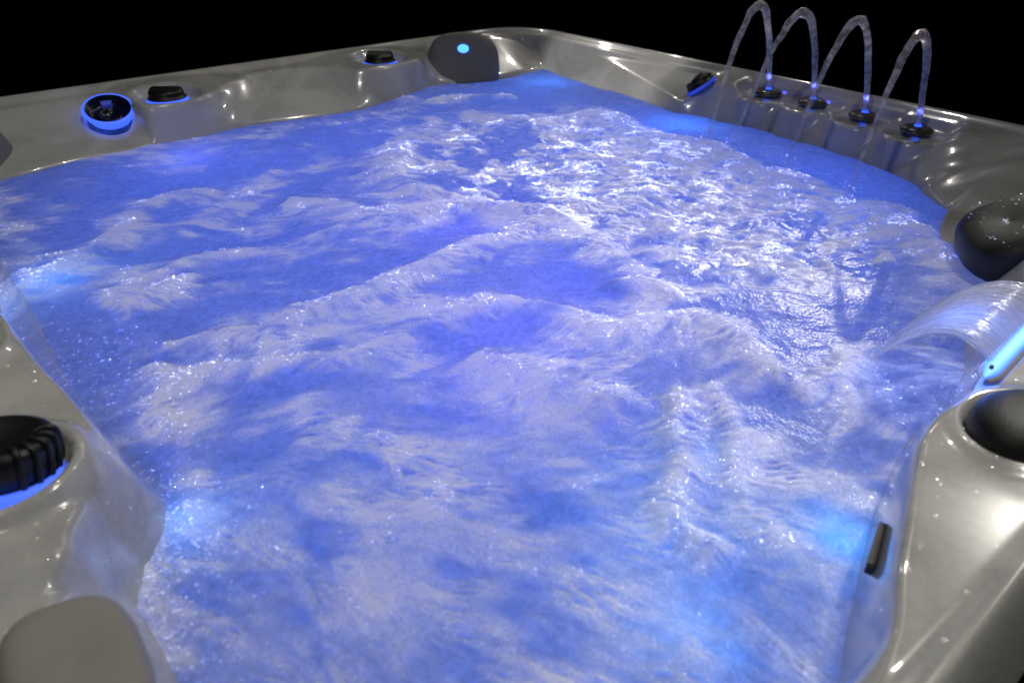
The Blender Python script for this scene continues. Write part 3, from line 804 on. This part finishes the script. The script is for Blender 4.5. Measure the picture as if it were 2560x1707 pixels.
m2 = N.new('ShaderNodeAddShader'); L.new(t1.outputs[0], m2.inputs[0]); L.new(g1.outputs[0], m2.inputs[1])
L.new(m2.outputs[0], N['Material Output'].inputs['Surface'])
bo = link('foam_bubbles', bubble_mesh('foam_bubbles', cb_, rad), M_BUB)
tag(bo, 'tiny glinting bubbles scattered over the foam', 'bubbles', None, 'stuff')

# splash beads on the shell and the dark headrest
M_DROP, N, L, p = mat('water_bead')
N.remove(p)
g1 = N.new('ShaderNodeBsdfGlossy'); g1.inputs['Roughness'].default_value = 0.1; t1 = N.new('ShaderNodeBsdfTransparent')
m2 = N.new('ShaderNodeAddShader'); L.new(t1.outputs[0], m2.inputs[0]); L.new(g1.outputs[0], m2.inputs[1]); L.new(m2.outputs[0], N['Material Output'].inputs['Surface'])
dc_, dr_ = [], []
def scatter(n, a0, a1, b0, b1, r0, r1, zmin=-0.085):
    k = 0
    for _ in range(n * 6):
        a_, b_ = rng.uniform(a0, a1), rng.uniform(b0, b1)
        z_ = zsurf(a_, b_)
        if z_ < zmin or rrect_sdf(np.array(a_), np.array(b_)) > -0.004: continue
        r_ = r0 + (r1 - r0) * rng.rand() ** 2.5
        dc_.append(W(a_, b_, z_ + r_ * 0.1)); dr_.append(r_); k += 1
        if k >= n: break
scatter(45, 1.02, 1.66, .08, .27, .0012, .003, -0.05)
scatter(26, .04, .30, .55, 1.75, .0012, .003, -0.07)
scatter(120, 1.98, 2.15, 1.0, 1.5, .0008, .0026, -0.07)
scatter(190, .95, 1.75, 1.89, 2.04, .0007, .0024, -0.06)
hrp = [o for o in bpy.data.objects if o.name.startswith('headrest') and 'beaded' in o.get('label', '')][0]
hv = np.array([tuple(v.co) for v in hrp.data.vertices]); hn = np.array([tuple(v.normal) for v in hrp.data.vertices])
ok = np.where((np.abs(hn[:, 2]) > 0.4) & (hv[:, 2] > -0.03))[0]
for k_ in rng.choice(ok, 260):
    r_ = 0.0008 + 0.0020 * rng.rand() ** 3; dc_.append(hv[k_] + rng.uniform(-.012, .012, 3) * np.array([1, 1, .1])); dr_.append(r_)
scatter(16, .02, .25, .05, .30, .001, .003, -0.07)
dro = link('water_droplets', bubble_mesh('water_droplets', np.array(dc_), np.array(dr_), 0.55), M_DROP)
tag(dro, 'clear water beads splashed over the white rim', 'droplets', None, 'stuff')

# ------------------------------------------------------------------ fountain streams
M_STREAM, N, L, p = mat('stream_water')
p.inputs['Base Color'].default_value = (.92, .92, .88, 1); p.inputs['Transmission Weight'].default_value = 0.8
p.inputs['IOR'].default_value = 1.33; p.inputs['Roughness'].default_value = 0.08
tc = N.new('ShaderNodeTexCoord'); nz1 = N.new('ShaderNodeTexNoise'); nz1.inputs['Scale'].default_value = 150; nz1.inputs['Detail'].default_value = 4
L.new(tc.outputs['Object'], nz1.inputs['Vector'])
b1 = N.new('ShaderNodeBump'); b1.inputs['Strength'].default_value = 0.9; b1.inputs['Distance'].default_value = 0.005
L.new(nz1.outputs['Fac'], b1.inputs['Height']); L.new(b1.outputs['Normal'], p.inputs['Normal'])
at = N.new('ShaderNodeAttribute'); at.attribute_name = 'fade'
nz2 = N.new('ShaderNodeTexNoise'); nz2.inputs['Scale'].default_value = 60; nz2.inputs['Detail'].default_value = 5; L.new(tc.outputs['Object'], nz2.inputs['Vector'])
rp = N.new('ShaderNodeValToRGB'); rp.color_ramp.elements[0].position = 0.46; rp.color_ramp.elements[1].position = 0.64
L.new(nz2.outputs['Fac'], rp.inputs['Fac'])
dfu = N.new('ShaderNodeBsdfDiffuse'); dfu.inputs['Color'].default_value = (.85, .85, .82, 1); L.new(b1.outputs['Normal'], dfu.inputs['Normal'])
tlu = N.new('ShaderNodeBsdfTranslucent'); tlu.inputs['Color'].default_value = (.85, .85, .85, 1)
dt = N.new('ShaderNodeMixShader'); dt.inputs[0].default_value = 0.5; L.new(dfu.outputs[0], dt.inputs[1]); L.new(tlu.outputs[0], dt.inputs[2])
wf_ = N.new('ShaderNodeMath'); wf_.operation = 'MULTIPLY_ADD'; wf_.inputs[1].default_value = 0.60; wf_.inputs[2].default_value = 0.03; L.new(rp.outputs['Color'], wf_.inputs[0])
x1 = N.new('ShaderNodeMixShader'); L.new(wf_.outputs[0], x1.inputs[0]); L.new(p.outputs[0], x1.inputs[1]); L.new(dt.outputs[0], x1.inputs[2])
tp = N.new('ShaderNodeBsdfTransparent')
x2 = N.new('ShaderNodeMixShader'); L.new(at.outputs['Fac'], x2.inputs[0]); L.new(x1.outputs[0], x2.inputs[1]); L.new(tp.outputs[0], x2.inputs[2])
L.new(x2.outputs[0], N['Material Output'].inputs['Surface'])

ARCS = [  # nozzle, apex, landing (a, b, z)
 ((1.105, .150), (1.151, .333, .205), (1.178, .50), 'leftmost of the four water arcs, landing by the black knob'),
 ((1.236, .150), (1.241, .293, .195), (1.221, .46), 'second water arc from the left of the fountain ledge'),
 ((1.384, .168), (1.390, .323, .200), (1.380, .47), 'third water arc from the left, over the third nozzle'),
 ((1.519, .185), (1.539, .357, .195), (1.560, .53), 'rightmost and lowest of the four water arcs'),
]
for i, (n0, ap, ld, label) in enumerate(ARCS):
    z0 = -0.016
    t = np.linspace(0, 1, 110)
    # ballistic: height parabola in time, horizontal speed constant
    ta = 1 / (1 + math.sqrt((ap[2] - WATER + 0.005) / (ap[2] - z0)))
    zz = ap[2] - (ap[2] - z0) * ((t - ta) / ta) ** 2
    def hor(x0, x1, x2): # smooth through nozzle, apex, landing
        return np.interp(t, [0, ta, 1], [x0, x1, x2])
    f2 = t
    la = (1 - t) * (ta - t) / ta * n0[0] + t * (1 - t) / (ta * (1 - ta)) * ap[0] + t * (t - ta) / (1 - ta) * ld[0]
    lb = (1 - t) * (ta - t) / ta * n0[1] + t * (1 - t) / (ta * (1 - ta)) * ap[1] + t * (t - ta) / (1 - ta) * ld[1]
    path = W(la, lb, zz)
    wob = 0.0022 * sstep(.1, .6, t)
    path[:, 0] += wob * (vnoise(t * 14, t * 0 + i * 7.1, 3) - .5) * 2; path[:, 1] += wob * (vnoise(t * 14, t * 0 + i * 5.3, 8) - .5) * 2
    rbase = np.interp(t, [0, .08, .3, .45, .6, .8, 1], [.0056, .0064, .0082, .0104, .0078, .0054, .0036])
    th = np.linspace(0, 2 * np.pi, 18, endpoint=False)
    radii = [rbase[k] * (0.80 + 0.40 * vnoise(np.cos(th) * 1.6 + 9, np.sin(th) * 1.6 + t[k] * 20 + i * 13, 4)) for k in range(len(t))]
    co, f, caps = tube(path, radii, 18)
    me = mesh_caps('water_arc', co, f, caps)
    fd_ = np.repeat(0.20 + 0.55 * sstep(0.55, 0.95, t), 18); attr(me, 'fade', np.concatenate([fd_, [0.1, 0.8]]))
    st = link('water_arc', me, M_STREAM)
    tag(st, label, 'water arc', 'water arcs of the fountain')
    lamp('nozzle_led', 'POINT', V(n0[0], n0[1] + .004, z0 + 0.03), 0.022, (.10, .12, 1), size=0.006)

# ------------------------------------------------------------------ waterfall sheet
nu, nv = 120, 160
u = np.linspace(0, 1, nu); v = np.linspace(0, 1, nv)      # u across the sheet, v along its fall
U, Vv = np.meshgrid(u, v, indexing='ij')
s_a = 2.018 + 0.010 * U; s_b = 0.925 + (1.118 - 0.925) * U
e_a = 1.872 + 0.012 * U; e_b = 0.985 + (1.095 - 0.985) * U
rip = 0.0007 * (fbm(U * 40, Vv * 3 + U * 4, 71, 3) - .5) * 2 * sstep(0, .15, Vv) + 0.003 * (fbm(U * 7, Vv * 2, 75, 2) - .5) * Vv
SA = s_a + (e_a - s_a) * Vv; SB = s_b + (e_b - s_b) * Vv ** 1.3
SZ = 0.008 + (-0.012 - WATER * -1 + 0.004) * Vv ** 2 + 0.105 * Vv * (1 - Vv) + rip
# edges bead into thicker cords
edge = np.exp(-(U / 0.03) ** 2) + np.exp(-((1 - U) / 0.03) ** 2)
top = W(SA, SB, SZ + 0.0035 * edge); bot = W(SA, SB, SZ - 0.0016 - 0.0035 * edge)
co = np.concatenate([top.reshape(-1, 3), bot.reshape(-1, 3)])
ft = grid_faces(nu, nv)[:, ::-1]; fb = grid_faces(nu, nv) + nu * nv
rimf = []
for k in range(nv - 1):
    rimf += [(k, k + 1, nu * nv + k + 1, nu * nv + k)]; o_ = (nu - 1) * nv; rimf += [(o_ + k + 1, o_ + k, nu * nv + o_ + k, nu * nv + o_ + k + 1)]
for k in range(nu - 1):
    rimf += [((k + 1) * nv, k * nv, nu * nv + k * nv, nu * nv + (k + 1) * nv)]; o_ = nv - 1; rimf += [(k * nv + o_, (k + 1) * nv + o_, nu * nv + (k + 1) * nv + o_, nu * nv + k * nv + o_)]
me = mesh_np('waterfall', co, np.vstack([ft, fb, np.array(rimf)]))
strand = fbm(U * 95 + fbm(U * 8, Vv * 4, 81, 2) * 4, Vv * 6, 83, 3)
strand = sstep(.40, .66, strand) * (0.35 + 0.65 * sstep(0.02, 0.35, Vv)) 
strand = np.clip(strand + edge * 0.4, 0, 1)
attr(me, 'strand', np.concatenate([strand.ravel(), strand.ravel()]))
fdv = 1 - sstep(0.72, 0.98, Vv + 0.25 * (fbm(U * 30, Vv * 3, 91, 3) - .5)); attr(me, 'body', np.concatenate([fdv.ravel(), fdv.ravel()]))
M_SHEET, N, L, p = mat('sheet_water')
N.remove(p)
at = N.new('ShaderNodeAttribute'); at.attribute_name = 'strand'
tcs = N.new('ShaderNodeBsdfTransparent'); tcs.inputs['Color'].default_value = (.93, .94, .97, 1)
dfs = N.new('ShaderNodeBsdfTranslucent'); dfs.inputs['Color'].default_value = (.8, .8, .82, 1)
dfd = N.new('ShaderNodeBsdfDiffuse'); dfd.inputs['Color'].default_value = (.8, .8, .8, 1)
mm0 = N.new('ShaderNodeMixShader'); mm0.inputs[0].default_value = 0.5; L.new(dfs.outputs[0], mm0.inputs[1]); L.new(dfd.outputs[0], mm0.inputs[2])
fa = N.new('ShaderNodeMath'); fa.operation = 'MULTIPLY_ADD'; fa.inputs[1].default_value = 0.55; fa.inputs[2].default_value = 0.34; L.new(at.outputs['Fac'], fa.inputs[0])
ab_ = N.new('ShaderNodeAttribute'); ab_.attribute_name = 'body'
fb_ = N.new('ShaderNodeMath'); fb_.operation = 'MULTIPLY'; L.new(fa.outputs[0], fb_.inputs[0]); L.new(ab_.outputs['Fac'], fb_.inputs[1])
mm1 = N.new('ShaderNodeMixShader'); L.new(fb_.outputs[0], mm1.inputs[0]); L.new(tcs.outputs[0], mm1.inputs[1]); L.new(mm0.outputs[0], mm1.inputs[2])
bs = N.new('ShaderNodeBump'); bs.inputs['Strength'].default_value = 0.6; bs.inputs['Distance'].default_value = 0.0015; L.new(at.outputs['Fac'], bs.inputs['Height'])
gls = N.new('ShaderNodeBsdfGlossy'); gls.inputs['Roughness'].default_value = 0.22; L.new(bs.outputs['Normal'], gls.inputs['Normal'])
gc = N.new('ShaderNodeMath'); gc.operation = 'MULTIPLY_ADD'; gc.inputs[1].default_value = 0.16; gc.inputs[2].default_value = 0.02; L.new(at.outputs['Fac'], gc.inputs[0])
L.new(gc.outputs[0], gls.inputs['Color'])
mm2 = N.new('ShaderNodeAddShader'); L.new(mm1.outputs[0], mm2.inputs[0]); L.new(gls.outputs[0], mm2.inputs[1])
L.new(mm2.outputs[0], N['Material Output'].inputs['Surface'])
wf = link('waterfall', me, M_SHEET)
tag(wf, 'wide streaked sheet of water arching from the blue lit spout', 'waterfall')
